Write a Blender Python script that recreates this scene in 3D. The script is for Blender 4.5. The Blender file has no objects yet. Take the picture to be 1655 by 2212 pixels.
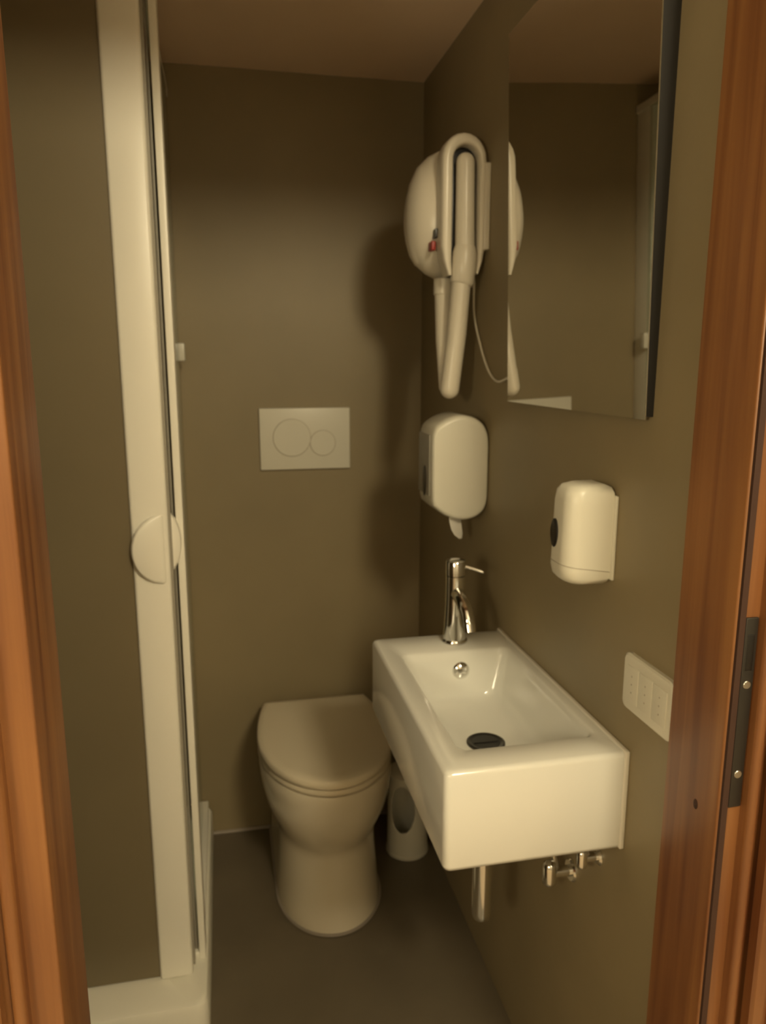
import bpy, bmesh, math, random
from math import sin, cos, pi, radians
from mathutils import Vector, Matrix
random.seed(4)
S = bpy.context.scene
C = S.collection

# ------------------------------------------------------------------ camera, world, exposure, hall lamp
cam_d = bpy.data.cameras.new('camera'); cam = bpy.data.objects.new('camera', cam_d); C.objects.link(cam)
cam.location = (0, 0, 1.40)
cam.rotation_euler = (radians(90 - 11.2), 0, radians(-11.9))
cam_d.sensor_fit = 'HORIZONTAL'; cam_d.sensor_width = 36.0; cam_d.lens = 36.0 * 1625 / 1655
cam_d.clip_start = 0.02
cam_d.dof.use_dof = True; cam_d.dof.focus_distance = 0.60; cam_d.dof.aperture_fstop = 13.0   # the phone focused on the door frame: everything is a little soft
S.camera = cam

w = bpy.data.worlds.new('world'); S.world = w; w.use_nodes = True
w.node_tree.nodes['Background'].inputs[0].default_value = (1.0, 0.78, 0.42, 1)
w.node_tree.nodes['Background'].inputs[1].default_value = 0.02

S.view_settings.view_transform = 'Standard'; S.view_settings.look = 'None'
S.view_settings.gamma = 1.0; S.view_settings.use_curve_mapping = False
S.view_settings.exposure = 0.0

LAMP = (0.62, -0.95, 2.45)      # the hall's hanging lamp behind the camera
LAMP_R = 0.19
LAMP_STRENGTH = 82.0
SIDE = (-0.80, -0.40, 1.50)     # added fill lamp, unseen in the hall, to brighten the right wall
SIDE_R = 0.13
SIDE_STRENGTH = 42.0
LAMP_COL = (1.0, 0.84, 0.54, 1)

# ------------------------------------------------------------------ room measures (metres)
XR, YB, ZC = 0.556, 2.11, 2.13       # right wall, back wall, ceiling
XL = -0.86
YD0, YD1 = 0.68, 0.80                # the wall the doorway is in

# ------------------------------------------------------------------ materials
def _new(name):
    m = bpy.data.materials.new(name); m.use_nodes = True
    return m, m.node_tree.nodes, m.node_tree.links, m.node_tree.nodes['Principled BSDF']

def plain(name, col, rough=0.4, metal=0.0, coat=0.0, spec=0.5, var=0.0, vscale=8.0, bump=0.0, bscale=60.0):
    m, n, l, b = _new(name)
    b.inputs['Roughness'].default_value = rough; b.inputs['Metallic'].default_value = metal
    b.inputs['Coat Weight'].default_value = coat; b.inputs['Coat Roughness'].default_value = 0.15
    b.inputs['Specular IOR Level'].default_value = spec
    b.inputs['Base Color'].default_value = (*col, 1)
    tc = n.new('ShaderNodeTexCoord')
    if var > 0:
        t = n.new('ShaderNodeTexNoise'); t.inputs['Scale'].default_value = vscale; t.inputs['Detail'].default_value = 5
        l.new(tc.outputs['Object'], t.inputs['Vector'])
        r = n.new('ShaderNodeValToRGB'); r.color_ramp.elements[0].position = .3; r.color_ramp.elements[1].position = .7
        r.color_ramp.elements[0].color = (*[c * (1 - var) for c in col], 1)
        r.color_ramp.elements[1].color = (*[min(1, c * (1 + var)) for c in col], 1)
        l.new(t.outputs['Fac'], r.inputs['Fac']); l.new(r.outputs['Color'], b.inputs['Base Color'])
    if bump > 0:
        t2 = n.new('ShaderNodeTexNoise'); t2.inputs['Scale'].default_value = bscale; t2.inputs['Detail'].default_value = 3
        l.new(tc.outputs['Object'], t2.inputs['Vector'])
        bp = n.new('ShaderNodeBump'); bp.inputs['Strength'].default_value = bump; bp.inputs['Distance'].default_value = .002
        l.new(t2.outputs['Fac'], bp.inputs['Height']); l.new(bp.outputs['Normal'], b.inputs['Normal'])
    return m

def wood(name, dark, light):
    m, n, l, b = _new(name)
    tc = n.new('ShaderNodeTexCoord'); mp = n.new('ShaderNodeMapping'); mp.inputs['Scale'].default_value = (46, 46, 1.6)
    l.new(tc.outputs['Object'], mp.inputs['Vector'])
    t = n.new('ShaderNodeTexNoise'); t.inputs['Scale'].default_value = 1.0; t.inputs['Detail'].default_value = 6; t.inputs['Distortion'].default_value = .6
    l.new(mp.outputs['Vector'], t.inputs['Vector'])
    t2 = n.new('ShaderNodeTexNoise'); t2.inputs['Scale'].default_value = 2.2; t2.inputs['Detail'].default_value = 2
    l.new(tc.outputs['Object'], t2.inputs['Vector'])
    mx = n.new('ShaderNodeMix'); mx.data_type = 'FLOAT'; mx.inputs['Factor'].default_value = .45
    l.new(t.outputs['Fac'], mx.inputs['A']); l.new(t2.outputs['Fac'], mx.inputs['B'])
    r = n.new('ShaderNodeValToRGB'); r.color_ramp.elements[0].position = .34; r.color_ramp.elements[1].position = .66
    r.color_ramp.elements[0].color = (*dark, 1); r.color_ramp.elements[1].color = (*light, 1)
    l.new(mx.outputs['Result'], r.inputs['Fac']); l.new(r.outputs['Color'], b.inputs['Base Color'])
    b.inputs['Roughness'].default_value = .38; b.inputs['Coat Weight'].default_value = .35; b.inputs['Coat Roughness'].default_value = .25
    bp = n.new('ShaderNodeBump'); bp.inputs['Strength'].default_value = .12; bp.inputs['Distance'].default_value = .001
    l.new(t.outputs['Fac'], bp.inputs['Height']); l.new(bp.outputs['Normal'], b.inputs['Normal'])
    return m

def glass(name, tint=(0.93, 0.96, 0.94)):
    m = bpy.data.materials.new(name); m.use_nodes = True
    n, l = m.node_tree.nodes, m.node_tree.links; n.clear()
    o = n.new('ShaderNodeOutputMaterial'); tr = n.new('ShaderNodeBsdfTransparent'); tr.inputs[0].default_value = (*tint, 1)
    g = n.new('ShaderNodeBsdfGlossy'); g.inputs['Roughness'].default_value = .02
    fr = n.new('ShaderNodeFresnel'); fr.inputs[0].default_value = 1.35
    ge = n.new('ShaderNodeNewGeometry'); iv = n.new('ShaderNodeMath'); iv.operation = 'SUBTRACT'; iv.inputs[0].default_value = 1.0
    l.new(ge.outputs['Backfacing'], iv.inputs[1])
    mu = n.new('ShaderNodeMath'); mu.operation = 'MULTIPLY'; l.new(fr.outputs[0], mu.inputs[0]); l.new(iv.outputs[0], mu.inputs[1])
    mx = n.new('ShaderNodeMixShader'); l.new(mu.outputs[0], mx.inputs[0]); l.new(tr.outputs[0], mx.inputs[1]); l.new(g.outputs[0], mx.inputs[2])
    l.new(mx.outputs[0], o.inputs[0])
    return m

def emit(name, col, s):
    m, n, l, b = _new(name)
    b.inputs['Base Color'].default_value = (.9, .9, .9, 1)
    b.inputs['Emission Color'].default_value = col; b.inputs['Emission Strength'].default_value = s
    return m

M = {}
M['resin'] = plain('grey_resin_wall', (.275, .222, .128), .48, var=.07, vscale=3.5, bump=.15, bscale=40)
M['floor'] = plain('grey_resin_floor', (.145, .120, .080), .42, var=.10, vscale=5, bump=.15, bscale=40)
M['ceil'] = plain('ceiling_paint', (.88, .69, .52), .8, var=.02, vscale=4)
M['hall'] = plain('hall_paint', (.45, .415, .355), .8, var=.03)
M['hallfloor'] = plain('hall_floor', (.50, .40, .28), .5, var=.08)
M['wood'] = wood('varnished_wood', (.125, .038, .014), (.32, .142, .048))
M['shade_brown'] = plain('dark_shade_brown', (.05, .022, .014), .7)
M['ceramic'] = plain('white_ceramic', (.74, .74, .69), .12, coat=.3)
M['wc'] = plain('toilet_ceramic', (.78, .71, .56), .16, coat=.3)
M['seat'] = plain('seat_plastic', (.80, .72, .55), .35)
M['plastic'] = plain('white_plastic', (.70, .68, .58), .32)
M['lacquer'] = plain('white_lacquered_metal', (.88, .86, .77), .33)
M['tray'] = plain('tray_acrylic', (.82, .80, .70), .28)
M['ivory'] = plain('ivory_plastic', (.70, .65, .54), .3)
M['shade_plastic'] = plain('smoked_plastic', (.40, .36, .29), .3)
M['black'] = plain('black_plastic', (.012, .011, .010), .35)
M['darkmetal'] = plain('dark_metal', (.060, .056, .050), .42, metal=.7)
M['chrome'] = plain('chrome', (.86, .86, .84), .07, metal=1.0)
M['steel'] = plain('brushed_steel', (.55, .53, .48), .3, metal=1.0)
M['mirror'] = plain('mirror_silver', (.80, .79, .75), .015, metal=1.0)
M['mirror_gap'] = plain('mirror_gap_shade', (.014, .013, .012), .6)
M['red'] = plain('red_switch', (.30, .02, .015), .4)
M['sealant'] = plain('white_sealant', (.74, .71, .63), .45)
M['joint'] = plain('grey_sealant', (.33, .29, .24), .5)
M['paper'] = plain('tissue_paper', (.78, .75, .68), .9)
M['glass'] = glass('clear_shower_glass')
M['seal'] = plain('grey_rubber_seal', (.30, .28, .23), .45)
M['lamp'] = emit('lit_lamp_glass', LAMP_COL, LAMP_STRENGTH)
M['side_fill'] = emit('fill_lamp_glow', LAMP_COL, SIDE_STRENGTH)
M['panel'] = plain('satin_grey_acrylic', (.185, .150, .088), .35, var=.06, vscale=2.5)

# ------------------------------------------------------------------ mesh helpers
def obj(name, bm, mat, parent=None, smooth=False, angle=40):
    bmesh.ops.recalc_face_normals(bm, faces=bm.faces)
    me = bpy.data.meshes.new(name)
    bm.to_mesh(me); bm.free()
    me.materials.append(M[mat])
    o = bpy.data.objects.new(name, me); C.objects.link(o)
    if smooth:
        me.shade_smooth()
        try: me.set_sharp_from_angle(angle=radians(angle))
        except Exception: pass
    if parent: o.parent = parent
    return o

def tag(o, label, cat, kind=None, group=None):
    o['label'] = label; o['category'] = cat
    if kind: o['kind'] = kind
    if group: o['group'] = group
    return o

BASE = {}
def thing(name, label, cat, loc=(0, 0, 0), kind=None):
    # parts are modelled in world metres, then shifted so the Empty stands at the thing's base
    o = bpy.data.objects.new(name, None); C.objects.link(o); o.empty_display_size = .05
    o.location = loc
    return tag(o, label, cat, kind)

def part(name, bm, mat, t, smooth=True, angle=40):
    root = t
    while root.parent: root = root.parent
    bmesh.ops.translate(bm, verts=bm.verts, vec=-Vector(root.location))
    return obj(name, bm, mat, t, smooth, angle)

def box(bm, x0, x1, y0, y1, z0, z1, bev=0.0, seg=3):
    r = bmesh.ops.create_cube(bm, size=1.0)
    vs = r['verts']
    for v in vs:
        v.co = Vector(((x0 + x1) / 2 + v.co.x * (x1 - x0), (y0 + y1) / 2 + v.co.y * (y1 - y0), (z0 + z1) / 2 + v.co.z * (z1 - z0)))
    if bev > 0:
        es = list({e for v in vs for e in v.link_edges})
        bmesh.ops.bevel(bm, geom=es, offset=bev, segments=seg, profile=.5, affect='EDGES')
    return bm

def B(*a, **k): return box(bmesh.new(), *a, **k)

def loft(bm, loops, cap0=True, cap1=True, closed=False):
    rows = [[bm.verts.new(p) for p in lp] for lp in loops]
    n = len(rows[0])
    pairs = list(zip(rows[:-1], rows[1:])) + ([(rows[-1], rows[0])] if closed else [])
    for a, b in pairs:
        for i in range(n):
            bm.faces.new((a[i], a[(i + 1) % n], b[(i + 1) % n], b[i]))
    if cap0 and not closed: bm.faces.new(rows[0][::-1])
    if cap1 and not closed: bm.faces.new(rows[-1])
    return bm

def catmull(pts, k=8):
    P = [Vector(p) for p in pts]; out = []
    for i in range(len(P) - 1):
        p0 = P[max(i - 1, 0)]; p1 = P[i]; p2 = P[i + 1]; p3 = P[min(i + 2, len(P) - 1)]
        for j in range(k):
            t = j / k
            out.append(.5 * ((2 * p1) + (-p0 + p2) * t + (2 * p0 - 5 * p1 + 4 * p2 - p3) * t * t + (-p0 + 3 * p1 - 3 * p2 + p3) * t ** 3))
    out.append(P[-1]); return out

def tube(bm, path, rad, n=16, caps=True, round0=False, round1=False):
    P = [Vector(p) for p in path]
    R = list(rad) if isinstance(rad, (list, tuple)) else [rad] * len(P)
    def rnd(P, R, end):
        d = (P[-1] - P[-2]).normalized() if end else (P[0] - P[1]).normalized()
        c = P[-1] if end else P[0]; r = R[-1] if end else R[0]
        ex = [(c + d * r * sin(a), max(r * cos(a), r * .06)) for a in [pi / 2 * q / 6 for q in range(1, 7)]]
        if end: return P + [e[0] for e in ex], R + [e[1] for e in ex]
        ex.reverse(); return [e[0] for e in ex] + P, [e[1] for e in ex] + R
    if round1: P, R = rnd(P, R, True)
    if round0: P, R = rnd(P, R, False)
    loops = []; u = None
    for i, p in enumerate(P):
        d = (P[min(i + 1, len(P) - 1)] - P[max(i - 1, 0)]).normalized()
        if u is None:
            u = d.orthogonal().normalized()
        u = (u - d * u.dot(d)).normalized(); v = d.cross(u)
        loops.append([p + R[i] * (cos(2 * pi * k / n) * u + sin(2 * pi * k / n) * v) for k in range(n)])
    return loft(bm, loops, caps, caps)

def lathe(bm, prof, c, n=40, cap0=True, cap1=True):
    return loft(bm, [[(c[0] + r * cos(2 * pi * k / n), c[1] + r * sin(2 * pi * k / n), z) for k in range(n)] for r, z in prof], cap0, cap1)

def rrect(x0, x1, y0, y1, r, z, k=6):
    out = []
    for cx, cy, a0 in ((x1 - r, y1 - r, 0), (x0 + r, y1 - r, 90), (x0 + r, y0 + r, 180), (x1 - r, y0 + r, 270)):
        for j in range(k + 1):
            a = radians(a0 + 90 * j / k); out.append((cx + r * cos(a), cy + r * sin(a), z))
    return out

def prism(bm, pts, z0, z1, bev=0, seg=2):
    loft(bm, [[(x, y, z0) for x, y in pts], [(x, y, z1) for x, y in pts]])
    return bm

def disc_on_wall(c, r, axis, t, n=40, bev=.001, ry=None):
    # flat round slab whose axis lies along 'x' or 'y' (pointing to the negative side)
    bm = bmesh.new(); ry = ry or r; loops = []
    for rr, d in ((1, 0), (1, t - bev), (1 - bev / r, t)):
        lp = []
        for k in range(n):
            a = 2 * pi * k / n; p, q = rr * r * cos(a), rr * ry * sin(a)
            lp.append((c[0] + p, c[1] - d, c[2] + q) if axis == 'y' else (c[0] - d, c[1] + p, c[2] + q))
        loops.append(lp)
    return loft(bm, loops)

def struct(name, bm, mat, label, cat):
    return tag(obj(name, bm, mat), label, cat, 'structure')

# ------------------------------------------------------------------ the setting
bm = bmesh.new(); box(bm, XL - .1, XR + .1, YD0, YB + .1, -.1, 0)
struct('floor', bm, 'floor', 'smooth dark grey resin floor of the small bathroom', 'floor')
struct('ceiling', B(XL - .1, XR + .1, YD0 + .002, YB + .1, ZC, ZC + .1), 'ceil', 'flat cream painted ceiling above the dark walls', 'ceiling')
struct('wall_back', B(XL - .1, XR + .1, YB, YB + .1, 0, ZC), 'resin', 'grey resin back wall behind the toilet', 'wall')
struct('wall_right', B(XR, XR + .1, YD1, YB, 0, ZC), 'resin', 'grey resin wall carrying the washbasin and mirror', 'wall')
struct('wall_left', B(XL - .1, XL, YD1, YB, 0, ZC), 'resin', 'grey resin wall inside the shower', 'wall')
OX0, OX1, OZ = -.235, .602, 2.09
bm = bmesh.new()
box(bm, -1.3, OX0, YD0, YD1, 0, 3.0); box(bm, OX1, 1.9, YD0, YD1, 0, 3.0); box(bm, OX0, OX1, YD0, YD1, OZ, 3.0)
struct('wall_front', bm, 'hall', 'cream wall around the doorway on the hall side', 'wall')
# the hall the photograph is taken from
HX0, HX1, HY0, HZ = -1.3, 1.9, -2.0, 3.0
struct('floor_hall', B(HX0, HX1, HY0, YD0, -.1, 0), 'hallfloor', 'brown floor of the hall outside the bathroom door', 'floor')
struct('ceiling_hall', B(HX0, HX1, HY0, YD0, HZ, HZ + .1), 'hall', 'cream ceiling of the hall that carries the lamp', 'ceiling')
struct('wall_hall_left', B(HX0 - .1, HX0, HY0, YD0, 0, HZ), 'hall', 'cream hall wall to the left of the doorway', 'wall')
struct('wall_hall_right', B(HX1, HX1 + .1, HY0, YD0, 0, HZ), 'hall', 'cream hall wall to the right of the doorway', 'wall')
struct('wall_hall_back', B(HX0 - .1, HX1 + .1, HY0 - .1, HY0, 0, HZ), 'hall', 'cream hall wall facing the bathroom doorway', 'wall')

# pale joint of sealant where floor and back wall meet
bm = bmesh.new(); tube(bm, [(-.085, YB - .002, .003), (XR, YB - .002, .003)], .006, 8)
struct('trim_1', bm, 'joint', 'thin pale sealant joint along the foot of the back wall', 'trim')

# ------------------------------------------------------------------ hall lamp, added fill lamp
t = thing('ceiling_lamp', 'round white glass globe lamp hanging from the hall ceiling', 'lamp', (LAMP[0], LAMP[1], HZ))
bm = bmesh.new(); lathe(bm, [(.07, HZ), (.07, HZ - .02), (.05, HZ - .04)], LAMP); part('ceiling_rose', bm, 'plastic', t)
bm = bmesh.new(); tube(bm, [(LAMP[0], LAMP[1], HZ - .03), (LAMP[0], LAMP[1], LAMP[2] + LAMP_R * .9)], .012, 12); part('rod', bm, 'steel', t)
bm = bmesh.new(); bmesh.ops.create_uvsphere(bm, u_segments=32, v_segments=20, radius=LAMP_R)
bmesh.ops.translate(bm, verts=bm.verts, vec=LAMP); part('globe', bm, 'lamp', t)
t = thing('fill_lamp', 'added fill lamp on a slim stand, out of view in the hall', 'lamp', (SIDE[0], SIDE[1], 0))
part('base', lathe(bmesh.new(), [(.14, 0), (.14, .015), (.12, .025), (.015, .03)], SIDE), 'darkmetal', t)
bm = bmesh.new(); tube(bm, [(SIDE[0], SIDE[1], .02), (SIDE[0], SIDE[1], SIDE[2] - SIDE_R * .9)], .010, 12); part('pole', bm, 'darkmetal', t)
bm = bmesh.new(); bmesh.ops.create_uvsphere(bm, u_segments=32, v_segments=20, radius=SIDE_R)
bmesh.ops.translate(bm, verts=bm.verts, vec=SIDE); part('fill_globe', bm, 'side_fill', t)

# ------------------------------------------------------------------ door frame
t = thing('door_1', 'reddish brown varnished wooden door frame standing open in the foreground', 'door frame', (0, .74, 0), 'structure')
def arc(cx, cy, r, a0, a1, k=5): return [(cx + r * cos(radians(a0 + (a1 - a0) * j / k)), cy + r * sin(radians(a0 + (a1 - a0) * j / k))) for j in range(k + 1)]
# left jamb: stop, rebate step, rounded bead
Lp = [(OX0, .802), (-.183, .802), (-.180, .799)] + arc(-.183, .693, .003, 0, -90, 4) + [(-.209, .690), (-.209, .680)] + arc(-.2155, .680, .0065, 0, -180, 8) + [(-.222, .684), (OX0, .684)]
Rp = [(OX1, .802), (.548, .802), (.545, .799)] + arc(.549, .698, .004, 180, 270, 4) + [(.574, .694), (.574, .684)] + arc(.5805, .684, .0065, 180, 360, 8) + [(.587, .688), (OX1, .688)]
part('jamb', prism(bmesh.new(), Lp, 0, OZ), 'wood', t, angle=30)
part('jamb', prism(bmesh.new(), Rp, 0, OZ), 'wood', t, angle=30)
part('head', B(-.209, .574, .690, .802, OZ - .035, OZ), 'wood', t, False)
def casing(x0, x1, sgn):
    # flat architrave with two rounded fillets
    xi, xo = (x1, x0) if sgn < 0 else (x0, x1)
    s = -1 if sgn < 0 else 1
    pts = [(xi, .681), (xi, .668), (xi + s * .003, .664), (xi + s * .016, .664), (xi + s * .019, .668), (xi + s * .023, .668), (xi + s * .026, .662), (xo - s * .006, .660), (xo, .666), (xo, .681)]
    return prism(bmesh.new(), pts, 0, OZ + .06)
part('casing', casing(-.300, -.229, -1), 'wood', t, angle=30)
part('casing', casing(.594, .668, 1), 'wood', t, angle=30)
part('head_casing', B(-.300, .668, .655, .6795, OZ + .005, OZ + .08, bev=.004), 'wood', t)
# dark strip painting the shade on the right-hand step, strike plate, screw hole
part('shade_brown', B(.5470, .5545, .6905, .6945, 0, OZ - .036), 'shade_brown', t, False)
pl = part('strike_plate', B(.5555, .5715, .6905, .6943, .893, 1.124, bev=.0012), 'darkmetal', t)
for z in (1.045, .935):
    sc = part('screw', disc_on_wall((.5635, .6907, z), .0048, 'y', .0012, 16, .0006), 'steel', pl)
part('latch_hole', B(.559, .568, .6898, .692, 1.062, 1.105, bev=.0008), 'black', pl)
part('screw_hole', disc_on_wall((.5455, .735, .872), .0042, 'x', .0012, 16, .0004, .0065), 'shade_brown', t)

# ------------------------------------------------------------------ shower: curb tray and glass enclosure
TX1, TY0, TZ = -.080, 1.375, .10
t = thing('shower_tray', 'low white shower tray with a raised rim in the corner', 'shower tray', (-.47, 1.74, 0))
outer = lambda z, i, r: rrect(XL + i, TX1 - i, TY0 + i, YB + .0 - i * 0, r, z, 6)
bm = bmesh.new()
ix0, ix1, iy0, iy1 = XL + .03, TX1 - .085, TY0 + .115, YB - .03
loops = [outer(0.0, 0, .03), outer(TZ - .012, 0, .03), outer(TZ - .004, .0035, .03), outer(TZ, .012, .03),
         rrect(ix0, ix1, iy0, iy1, .02, TZ, 6), rrect(ix0 + .006, ix1 - .006, iy0 + .006, iy1 - .006, .02, TZ - .006, 6), rrect(ix0 + .008, ix1 - .008, iy0 + .008, iy1 - .008, .02, .03, 6)]
loft(bm, loops); part('rim', bm, 'tray', t)
part('shower_floor', B(ix0 + .002, ix1 - .002, iy0 + .002, iy1 - .002, .012, .036), 'floor', t, False)
dr = part('drain_grate', lathe(bmesh.new(), [(.045, .036), (.045, .040), (.040, .042)], (-.5, 1.82)), 'steel', t)

t = thing('shower_enclosure', 'white framed shower enclosure with grey panel and half round handles', 'shower', (-.15, 1.47, TZ))
ZT = 2.06
FY = 1.455
part('front_post', B(-.181, -.112, FY, FY + .024, TZ, ZT, bev=.007), 'lacquer', t)
part('front_panel', B(-.50, -.178, FY + .008, FY + .014, TZ + .005, ZT - .01), 'panel', t, False)
part('front_fixed_profile', B(-.535, -.50, FY, FY + .026, TZ, ZT, bev=.005), 'lacquer', t)
part('front_fixed_panel', B(XL + .03, -.53, FY + .018, FY + .024, TZ + .02, ZT - .01), 'panel', t, False)
part('front_wall_profile', B(XL, XL + .03, FY, FY + .03, TZ, ZT, bev=.004), 'lacquer', t)
part('front_top_rail', B(XL, -.115, FY - .004, FY + .03, ZT - .004, ZT + .03, bev=.004), 'lacquer', t)
part('seal_strip', B(-.112, -.107, FY + .010, FY + .018, TZ + .02, ZT), 'seal', t, False)
# side door, seen almost edge-on
SY = 1.50
part('side_post', B(-.1005, -.0865, SY, SY + .05, TZ, ZT, bev=.0015), 'lacquer', t)
part('side_glass', B(-.1085, -.104, SY + .045, YB - .08, TZ + .02, ZT - .01), 'glass', t, False)
part('side_bottom_rail', B(-.112, -.090, SY + .002, YB - .005, TZ, TZ + .016, bev=.003), 'lacquer', t)
part('side_top_rail', B(-.124, -.104, FY + .02, YB - .002, ZT - .01, ZT + .012, bev=.003), 'lacquer', t)
part('side_seal_strip', B(-.1085, -.1045, SY + .010, SY + .016, TZ + .02, ZT), 'seal', t, False)
part('side_wall_profile', B(-.134, -.110, YB - .085, YB, TZ, ZT, bev=.003), 'lacquer', t)
# half-round grips, one on each door: together they make a round knob at the corner
bm = bmesh.new(); loops = []; n = 24
for d, q in ((0, 1.0), (.5, 1.0), (.8, .97), (1.0, .90)):
    lp = []
    for k in range(n + 1):
        a = pi / 2 + pi * k / n; u, z = .062 * q * cos(a), .069 * q * sin(a)
        lp.append((-.120 + u, FY + .003 - d * (.003 + .017 * min(1, -u / .05) ** .8 if u < 0 else .003), 1.050 + z))
    loops.append(lp)
part('front_handle', loft(bm, loops), 'lacquer', t, angle=75)
bm = bmesh.new(); loops = []
for y, q in ((FY + .018, .93), (FY + .021, 1.0), (FY + .040, 1.0), (FY + .044, .93)):
    loops.append([(-.128 + .037 * q * sin(pi * k / n), y, 1.058 + .066 * q * cos(pi * k / n)) for k in range(n + 1)])
part('side_handle', loft(bm, loops), 'lacquer', t, angle=60)

part('profile_clip', B(-.1105, -.090, YB - .092, YB - .066, 1.405, 1.450, bev=.003), 'plastic', t)

# ------------------------------------------------------------------ toilet
CX = .228
def ushape(hw, yf, z, yb=YB - .002, n=32, b=.20, taper=0.0):
    # sides running to the wall, elliptical front
    yc = yf + b
    side = lambda f: hw - taper * f * f        # f = 1 at the wall
    lp = [(CX + side(1), yb, z)]
    for j in range(3): lp.append((CX + side(1 - (j + 1) / 4), yb + (yc - yb) * (j + 1) / 4, z))
    for k in range(n + 1):
        a = -pi * k / n
        lp.append((CX + hw * cos(a), yc + b * sin(a), z))
    for j in range(3): lp.append((CX - side((j + 1) / 4), yc + (yb - yc) * (j + 1) / 4, z))
    lp.append((CX - side(1), yb, z))
    return lp
t = thing('toilet', 'white back-to-wall toilet with closed lid standing below the flush plate', 'toilet', (CX, 1.85, 0))
prof = [(0, .136, 1.624), (.006, .136, 1.623), (.03, .134, 1.627), (.08, .131, 1.635), (.14, .128, 1.644), (.185, .127, 1.650), (.202, .128, 1.650), (.218, .132, 1.643),
        (.245, .142, 1.628), (.28, .156, 1.613), (.32, .166, 1.602), (.36, .172, 1.596), (.385, .174, 1.594), (.395, .172, 1.596)]
loops = [ushape(h, y, z, b=.185 + max(0, z - .2) * .3, taper=max(0, h - .136)) for z, h, y in prof]
part('pan', loft(bmesh.new(), loops), 'wc', t, angle=60)
def dshape(s, z, grow=0.0, dz=0.0):
    lp = []; yc, yb, a, b = 1.845, 2.055 + grow * .4, .176 + grow, .252 + grow
    n = 40
    for k in range(n + 1):
        an = -pi * k / n; lp.append((CX + a * s * cos(an), yc + b * s * sin(an), z))
    m = 8
    for j in range(1, m): 
        f = j / m; lp.append((CX - s * (a + (.148 - a) * f ** 2), yc + (yb - yc) * f * s, z))
    for j in range(9): lp.append((CX - s * .148 + s * .296 * j / 8, yc + (yb - yc) * s, z))
    for j in range(m - 1, 0, -1):
        f = j / m; lp.append((CX + s * (a + (.148 - a) * f ** 2), yc + (yb - yc) * f * s, z))
    return lp
part('seat_ring', loft(bmesh.new(), [dshape(.97, .396), dshape(.99, .399), dshape(.995, .405), dshape(.985, .413)]), 'seat', t, angle=50)
part('lid', loft(bmesh.new(), [dshape(.985, .4155), dshape(1.0, .418), dshape(1.003, .426), dshape(.997, .434), dshape(.975, .4385), dshape(.90, .4405), dshape(.6, .4425), dshape(.2, .443)]), 'seat', t, angle=50)
for sx in (-1, 1):
    bm = bmesh.new(); tube(bm, [(CX + sx * .085 - .018, 2.066, .414), (CX + sx * .085 + .018, 2.066, .414)], .011, 14); part('hinge', bm, 'plastic', t)
part('cap', disc_on_wall((CX - .1215, 1.86, .10), .007, 'x', .003, 14, .001), 'plastic', t)
bm = bmesh.new(); lp = [Vector(p) for p in ushape(.138, 1.621, .003, b=.186)]; tube(bm, lp, .004, 6); part('sealant_bead', bm, 'joint', t)

# ------------------------------------------------------------------ flush plate
t = thing('flush_plate', 'white rectangular dual flush plate with two round buttons above the toilet', 'flush plate', (.22, YB, 1.107))
part('plate', B(.095, .347, YB - .011, YB, 1.107, 1.278, bev=.0025), 'plastic', t)
for (x, z, r) in ((.1835, 1.196, .053), (.2695, 1.180, .0365)):
    g = part('button_gap', disc_on_wall((x, YB - .0095, z), r, 'y', .0018, 48, .0003), 'shade_plastic', t)
    part('button', disc_on_wall((x, YB - .0095, z), r - .0012, 'y', .0034, 48, .0016), 'plastic', g)

# ------------------------------------------------------------------ washbasin
SX0, SX1, SY0, SY1, SZ0, SZ1 = .278, XR - .001, .905, 1.432, .690, .847
t = thing('washbasin', 'small white rectangular ceramic washbasin hung on the right wall', 'washbasin', (.42, 1.17, SZ0))
bm = bmesh.new()
so = lambda i, z, r=.010: rrect(SX0 + i, SX1, SY0 + i, SY1 - i, r, z, 6)
loops = [so(.010, SZ0), so(.003, SZ0 + .003), so(0, SZ0 + .010), so(0, SZ1 - .008), so(.0025, SZ1 - .002), so(.008, SZ1),
         rrect(.313, .536, .960, 1.338, .016, SZ1, 6), rrect(.318, .531, .966, 1.334, .018, SZ1 - .004, 6), rrect(.323, .527, .972, 1.331, .020, SZ1 - .018, 6),
         rrect(.352, .516, 1.000, 1.326, .028, SZ1 - .080, 6), rrect(.364, .508, 1.015, 1.318, .030, SZ1 - .098, 6), rrect(.380, .495, 1.04, 1.300, .035, SZ1 - .105, 6), rrect(.400, .470, 1.10, 1.23, .032, SZ1 - .108, 6)]
loft(bm, loops); part('basin', bm, 'ceramic', t, angle=50)
bm = bmesh.new(); box(bm, XR - .0075, XR, SY0 - .002, SY1 + .002, SZ0 + .002, SZ1 + .0025, bev=.002); part('sealant_bead', bm, 'sealant', t)
DC = (.432, 1.165)
d = part('drain', lathe(bmesh.new(), [(.034, SZ1 - .1085), (.034, SZ1 - .1055), (.031, SZ1 - .104), (.026, SZ1 - .1055), (.024, SZ1 - .107)], DC), 'darkmetal', t)
part('drain_hole', lathe(bmesh.new(), [(.0255, SZ1 - .1075), (.0255, SZ1 - .1058), (.002, SZ1 - .1062)], DC), 'black', d)
part('drain_cross', B(DC[0] - .022, DC[0] + .022, DC[1] - .0012, DC[1] + .0012, SZ1 - .107, SZ1 - .1045), 'darkmetal', d, False)
# overflow cover: a domed chrome cap on the basin's far wall
bm = bmesh.new(); loops = []
for a in (0, 20, 40, 60, 75, 86):
    r = .0185 * cos(radians(a)); dy = .010 * sin(radians(a))
    loops.append([(.437 + r * cos(2 * pi * k / 28), 1.3315 - dy, .806 + r * sin(2 * pi * k / 28)) for k in range(28)])
part('overflow_cap', loft(bm, loops), 'chrome', t, angle=70)

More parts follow.
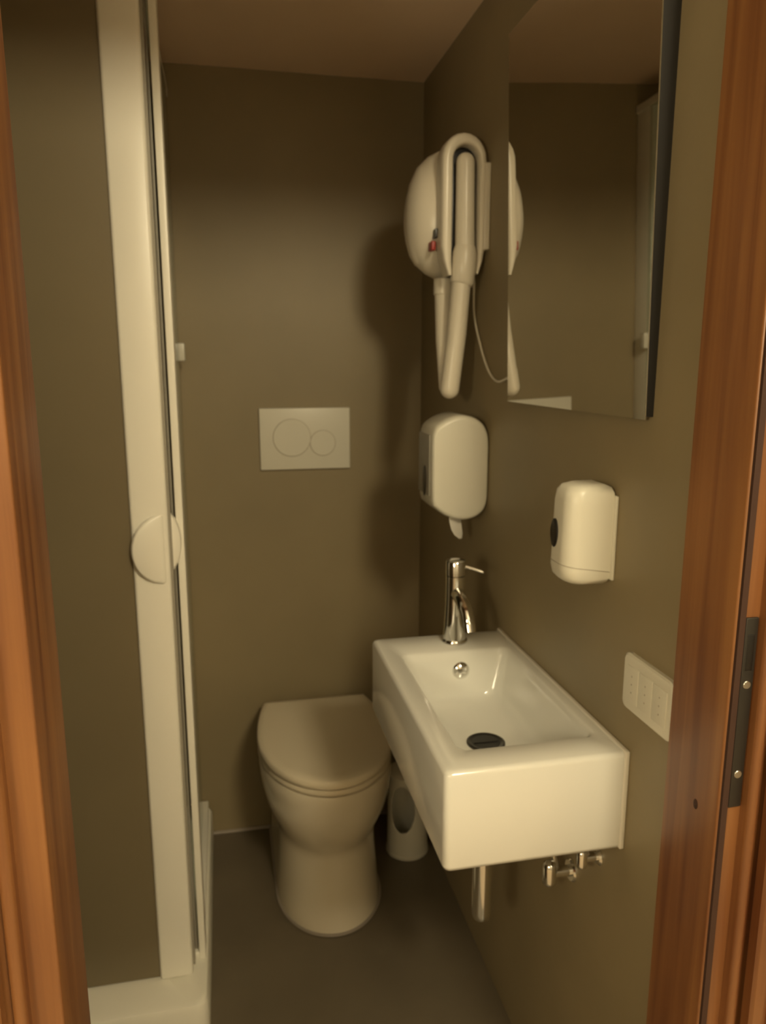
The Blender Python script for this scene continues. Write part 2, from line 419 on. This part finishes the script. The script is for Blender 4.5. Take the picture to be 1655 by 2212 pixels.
# tap
t = thing('tap', 'chrome single lever mixer tap standing on the washbasin', 'tap', (.440, 1.386, SZ1))
TC = (.440, 1.386)
part('base', lathe(bmesh.new(), [(.0265, SZ1), (.0265, SZ1 + .004), (.0245, SZ1 + .007), (.023, SZ1 + .007)], TC), 'chrome', t)
part('body', lathe(bmesh.new(), [(.0235, SZ1 + .006), (.0230, SZ1 + .02), (.0212, SZ1 + .045), (.0200, SZ1 + .075), (.0195, SZ1 + .11), (.0195, SZ1 + .138)], TC), 'chrome', t)
part('cap', lathe(bmesh.new(), [(.0185, SZ1 + .1385), (.0200, SZ1 + .1395), (.0200, SZ1 + .166), (.0185, SZ1 + .1685), (.006, SZ1 + .169)], TC), 'chrome', t)
bm = bmesh.new(); tube(bm, catmull([(.440, 1.380, .952), (.440, 1.345, .946), (.441, 1.318, .930), (.442, 1.303, .908)], 6), [.0135] * 12 + [.0125] * 7, 20); sp = part('spout', bm, 'chrome', t, angle=60)
bm = bmesh.new(); tube(bm, [(.4415, 1.308, .918), (.4425, 1.300, .896)], .0125, 20, round1=False); part('aerator', bm, 'chrome', sp, angle=40)
bm = bmesh.new(); tube(bm, [(.456, 1.382, 1.004), (.472, 1.374, 1.000), (.490, 1.366, .994)], [.0035, .003, .003], 10, round1=True); part('lever', bm, 'chrome', t)

# chrome waste trap and the two angle valves below the basin
t = thing('waste_trap', 'chrome bottle trap hanging under the washbasin', 'drain pipe', (DC[0], DC[1], .385))
part('trap_body', lathe(bmesh.new(), [(.008, .386), (.0145, .388), (.0175, .394), (.0180, .402), (.0180, .56), (.0200, .562), (.0200, .585), (.0150, .588), (.0150, SZ0 + .002)], DC, 28), 'chrome', t)
bm = bmesh.new(); tube(bm, [(DC[0] + .012, DC[1], .600), (.50, 1.165, .600), (XR, 1.165, .600)], .0125, 16); part('outlet_pipe', bm, 'chrome', t)
part('wall_flange', disc_on_wall((XR, 1.165, .600), .030, 'x', .008, 28, .004), 'chrome', t)
def valve(name, y, z, label, s=1.0):
    t = thing(name, label, 'valve', (XR, y, z - .02))
    part('flange', disc_on_wall((XR, y, z), .020 * s, 'x', .006, 24, .003), 'chrome', t)
    bm = bmesh.new(); tube(bm, [(XR - .004, y, z), (XR - .040 * s, y, z)], .0095 * s, 16); part('valve_body', bm, 'chrome', t)
    bm = bmesh.new(); tube(bm, [(XR - .042 * s, y, z - .013 * s), (XR - .042 * s, y, z + .012 * s)], .0125 * s, 18, round0=True, round1=True); part('knob', bm, 'chrome', t, angle=60)
    bm = bmesh.new(); tube(bm, catmull([(XR - .030 * s, y, z + .006), (XR - .034, y + .006, z + .035), (XR - .05, y + .02, SZ0 + .004)], 5), .005, 10); part('supply_hose', bm, 'steel', t)
valve('angle_valve', 1.058, .545, 'larger chrome angle valve under the washbasin, nearer the bottle trap')
valve('angle_valve', .972, .632, 'small chrome angle valve close under the near end of the washbasin', .72)

# ------------------------------------------------------------------ mirror
t = thing('wall_mirror', 'frameless rectangular mirror leaning slightly forward on the right wall', 'mirror', (XR, 1.155, 1.326))
def mir(d0, d1, e=0.0):
    # corner points of a slab whose glass stands off the wall: far edge / near edge, bottom / top
    y0, y1, z0, z1 = .902 + e, 1.408 - e, 1.3265 + e, 1.978 - e
    f = {(0, 0): .011, (1, 0): .0065, (0, 1): .029, (1, 1): .0255}
    def P(i, j, d): return (XR - f[(i, j)] + d, (y0, y1)[i], (z0, z1)[j])
    bm = bmesh.new()
    loft(bm, [[P(0, 0, d0), P(1, 0, d0), P(1, 1, d0), P(0, 1, d0)], [P(0, 0, d1), P(1, 0, d1), P(1, 1, d1), P(0, 1, d1)]])
    return bm
part('mirror_glass', mir(-.0030, -.0012), 'mirror', t, False)
def gap_box():
    # near-black box filling the gap to the wall, the gap's shade put into its colour
    y0, y1, z0, z1 = .905, 1.405, 1.330, 1.974
    f = {(0, 0): .011, (1, 0): .0065, (0, 1): .029, (1, 1): .0255}
    ks = ((0, 0), (1, 0), (1, 1), (0, 1))
    return loft(bmesh.new(), [[(XR - f[k] - .0012, (y0, y1)[k[0]], (z0, z1)[k[1]]) for k in ks], [(XR, (y0, y1)[k[0]], (z0, z1)[k[1]]) for k in ks]])
part('gap_shade', gap_box(), 'mirror_gap', t, False)

# ------------------------------------------------------------------ hair dryer
t = thing('hair_dryer', 'white wall mounted hotel hair dryer with its hose tucked in a slot', 'hair dryer', (XR, 1.64, 1.32))
part('wall_plate', B(XR - .013, XR, 1.562, 1.745, 1.632, 1.802, bev=.003), 'ivory', t)
# domed motor housing
bm = bmesh.new(); loops = []
n = 44
for d, s in ((0, .96), (.03, .995), (.05, 1.0), (.073, .965), (.10, .87), (.122, .73), (.136, .54), (.145, .30), (.148, .10)):
    lp = []
    for k in range(n):
        a = 2 * pi * k / n
        lp.append((XR - .004 - d, 1.684 + .083 * s * cos(a), 1.702 + .014 * s + .139 * s * sin(a)))
    loops.append(lp)
part('housing', loft(bm, loops), 'ivory', t, angle=60)
bm = bmesh.new(); loops = []
for d, s in ((0, 1.0), (.008, .98), (.020, .80), (.028, .55), (.031, .2)):
    loops.append([(XR - .119 - d, 1.684 + .050 * s * cos(2 * pi * k / n), 1.706 + .098 * s * sin(2 * pi * k / n)) for k in range(n)])
part('front_cover', loft(bm, loops), 'ivory', t, angle=60)
part('switch', B(.442, .451, 1.602, 1.630, 1.633, 1.652, bev=.002), 'red', t)
part('vent_slot', B(.449, .455, 1.600, 1.622, 1.658, 1.676, bev=.001), 'black', t)
# holder: a hoop round a dark slot, open at the bottom
def hoop():
    path = [(.4745, 1.580), (.4690, 1.61)]
    path += [(.4665, 1.64), (.4665, 1.73), (.4665, 1.80)]
    cx, cz, rx, rz = .5045, 1.806, .0380, .042
    path += [(cx + rx * cos(radians(a)), cz + rz * sin(radians(a))) for a in range(170, 5, -15)]
    path += [(.5425, 1.80), (.5425, 1.73), (.5425, 1.64), (.5395, 1.61), (.5335, 1.584)]
    P = [Vector((x, 0, z)) for x, z in path]
    wl = [.004, .0095] + [.0125] * (len(P) - 4) + [.009, .0035]
    loops = []
    for i, p in enumerate(P):
        d = (P[min(i + 1, len(P) - 1)] - P[max(i - 1, 0)]).normalized(); nrm = Vector((-d.z, 0, d.x))
        f = i / (len(P) - 1); hw = wl[i] * (1.0 if f < .45 else 1.0 - .32 * min(1, (f - .45) / .25))
        lp = []
        for k in range(20):
            a = 2 * pi * k / 20; ca, sa = cos(a), sin(a)
            ex = .55
            u = (abs(ca) ** ex) * (1 if ca > 0 else -1) * hw; v = (abs(sa) ** ex) * (1 if sa > 0 else -1) * .027
            lp.append(p + nrm * u + Vector((0, 1.596 + v, 0)))
        loops.append(lp)
    return loft(bmesh.new(), loops)
part('hose_holder', hoop(), 'ivory', t, angle=60)
part('slot', B(.472, .539, 1.600, 1.622, 1.60, 1.842, bev=.006), 'black', t)
bm = bmesh.new(); tube(bm, [(.509, 1.583, 1.612), (.5075, 1.583, 1.70), (.5065, 1.583, 1.804)], [.0210, .0198, .0190], 24, round1=True); hd = part('handle', bm, 'ivory', t, angle=60)
bm = bmesh.new(); tube(bm, [(.503, 1.582, 1.562), (.504, 1.582, 1.566), (.5065, 1.582, 1.60), (.508, 1.582, 1.626), (.509, 1.582, 1.640)], [.0225, .0255, .0262, .0255, .0218], 24); part('collar', bm, 'ivory', hd, angle=50)
bm = bmesh.new(); tube(bm, [(.502, 1.581, 1.568), (.493, 1.578, 1.46), (.4785, 1.575, 1.345)], [.0205, .0205, .0205], 24, round1=True); part('nozzle', bm, 'ivory', t, angle=60)
bm = bmesh.new(); tube(bm, [(.484, 1.650, 1.580), (.484, 1.650, 1.548), (.484, 1.650, 1.546), (.480, 1.628, 1.45), (.4785, 1.600, 1.350)], [.0225, .0225, .0200, .0185, .0165], 22, round1=True); part('air_hose', bm, 'ivory', t, angle=50)
bm = bmesh.new(); tube(bm, catmull([(.535, 1.612, 1.61), (.543, 1.620, 1.575), (.548, 1.628, 1.505), (.5485, 1.585, 1.44), (.549, 1.543, 1.395), (.5495, 1.505, 1.371), (.550, 1.468, 1.363), (.5525, 1.425, 1.372), (.5545, 1.39, 1.385)], 8), .0026, 10); part('power_cord', bm, 'ivory', t)

# ------------------------------------------------------------------ paper dispenser
t = thing('paper_dispenser', 'white wall mounted paper roll dispenser with rounded ends below the hair dryer', 'paper dispenser', (XR, 1.58, 1.064))
PY0, PY1 = 1.528, 1.640
def arch():
    pts = catmull([(.4305, 0, 1.110), (.4295, 0, 1.185), (.4315, 0, 1.255), (.452, 0, 1.279), (.485, 0, 1.2915), (.515, 0, 1.289), (.540, 0, 1.275), (.5525, 0, 1.252), (.5555, 0, 1.225)], 4)
    pts += catmull([(.5555, 0, 1.13), (.5545, 0, 1.103), (.545, 0, 1.081), (.522, 0, 1.067), (.492, 0, 1.065), (.460, 0, 1.076), (.4335, 0, 1.097)], 4)
    return [(p.x, p.z) for p in pts]
A = arch(); cx, cz = .495, 1.178
bm = bmesh.new()
loops = []
for y, s in ((PY1, .975), (PY1 - .006, 1.0), (PY0 + .016, 1.0), (PY0 + .006, .988), (PY0 + .0015, .955), (PY0, .90)):
    loops.append([(min(cx + (x - cx) * s, XR - .0005), y, cz + (z - cz) * s) for x, z in A])
part('body', loft(bm, loops), 'plastic', t, angle=60)
part('side_panel', B(.4272, .4300, PY0 + .020, PY1 - .004, 1.118, 1.250, bev=.001), 'seal', t)
part('level_window', disc_on_wall((.4274, 1.583, 1.147), .0125, 'x', .0018, 28, .0006, .034), 'black', t)
bm = bmesh.new(); loops = []
for x, z, hw in ((.487, 1.078, .020), (.489, 1.060, .020), (.4925, 1.042, .0185), (.498, 1.028, .014), (.505, 1.017, .004)):
    loops.append([(x - hw * .75, 1.562 - hw * .9, z), (x + hw * .75, 1.562 - hw * .2, z), (x + hw * .75 + .001, 1.562 - hw * .2 + .001, z), (x - hw * .75, 1.562 - hw * .9 + .0012, z)])
part('paper_tail', loft(bm, loops), 'paper', t, angle=60)

# ------------------------------------------------------------------ soap dispenser
t = thing('soap_dispenser', 'white rounded soap dispenser on the right wall above the washbasin', 'soap dispenser', (XR, 1.03, 1.075))
part('back_plate', B(XR - .005, XR, .978, 1.060, 1.084, 1.211, bev=.002), 'plastic', t)
Y0, Y1 = .983, 1.052
def dcap(x0, x1, y0, y1, r, z, k=8):
    # rounded towards the room, square at the wall
    out = [(x1, y1, z)]
    for cx, cy, a0 in ((x0 + r, y1 - r, 90), (x0 + r, y0 + r, 180)):
        for j in range(k + 1):
            a = radians(a0 + 90 * j / k); out.append((cx + r * cos(a), cy + r * sin(a), z))
    return out + [(x1, y0, z)]
prof = [(1.0765, .490, .010, .018), (1.080, .482, .005, .021), (1.087, .475, .001, .023), (1.100, .472, 0, .023), (1.140, .473, 0, .023), (1.200, .4745, 0, .023), (1.215, .4765, .001, .023), (1.223, .482, .005, .022), (1.2265, .493, .013, .018)]
part('body', loft(bmesh.new(), [dcap(x + .007, XR - .004 - i * .8, Y0 + i, Y1 - i, r, z) for z, x, i, r in prof]), 'plastic', t, angle=60)
# lower push bar, a slanting seam above it
bm = bmesh.new()
lp0 = dcap(.4784, XR - .006, Y0 - .0006, Y1 + .0006, .0235, 0)
def slant(pts, dz): return [(x, y, dz + .110 - (x - .4655) * .155) for x, y, z in pts]
loft(bm, [slant(lp0, -.001 + 1.0), slant(lp0, .0 + 1.0)], True, True)
part('seam', bm, 'shade_plastic', t, False)
part('level_window', disc_on_wall((.4808, 1.027, 1.150), .012, 'x', .0025, 28, .0008, .022), 'black', t)

# ------------------------------------------------------------------ socket plate
t = thing('socket_plate', 'white rectangular wall socket plate partly hidden by the door frame', 'socket', (XR, .863, .914))
bm = bmesh.new()
def rr_yz(y0, y1, z0, z1, r, x): return [(x, a, b) for a, b, _ in rrect(y0, y1, z0, z1, r, 0, 6)]
loft(bm, [rr_yz(.803, .923, .9145, .9975, .010, XR), rr_yz(.803, .923, .9145, .9975, .010, XR - .006), rr_yz(.8055, .9205, .917, .995, .009, XR - .0085)])
part('plate', bm, 'plastic', t)
for y in (.8285, .863, .8975 - .0):
    mo = part('module', B(XR - .0098, XR - .008, y - .0112 - .005, y + .0112 + .005, .930, .982, bev=.0008), 'plastic', t)
    for dz in (-.012, 0, .012):
        part('socket_hole', disc_on_wall((XR - .0097, y, .956 + dz), .0014, 'x', .0003, 12, .0001), 'shade_plastic', mo)

# ------------------------------------------------------------------ toilet brush holder
BC = (.478, 1.925)
t = thing('toilet_brush_holder', 'white cylindrical brush holder with an oval opening between toilet and washbasin', 'brush holder', (BC[0], BC[1], 0))
bm = bmesh.new(); nA, nZ, r, h = 120, 80, .060, .245
dirc = math.atan2(-1.0, -.55)     # faces the doorway
grid = [[bm.verts.new((BC[0] + (r - .004 * j / nZ) * cos(2 * pi * k / nA), BC[1] + (r - .004 * j / nZ) * sin(2 * pi * k / nA), .004 + (h - .004) * j / nZ)) for k in range(nA)] for j in range(nZ + 1)]
for j in range(nZ):
    for k in range(nA):
        a = 2 * pi * (k + .5) / nA; da = (a - dirc + pi) % (2 * pi) - pi; z = .004 + (h - .004) * (j + .5) / nZ
        if (da * r / .040) ** 2 + ((z - .155) / .072) ** 2 < 1: continue
        bm.faces.new((grid[j][k], grid[j][(k + 1) % nA], grid[j + 1][(k + 1) % nA], grid[j + 1][k]))
ho = part('cylinder', bm, 'plastic', t, angle=60)
sm = ho.modifiers.new('wall', 'SOLIDIFY'); sm.thickness = .0035; sm.offset = -1
part('foot', lathe(bmesh.new(), [(r + .002, 0), (r + .002, .008), (r - .003, .012), (.002, .012)], BC), 'plastic', t)
part('top', lathe(bmesh.new(), [(r - .001, h - .004), (r - .002, h + .004), (r - .008, h + .007), (.012, h + .008)], BC), 'plastic', t)
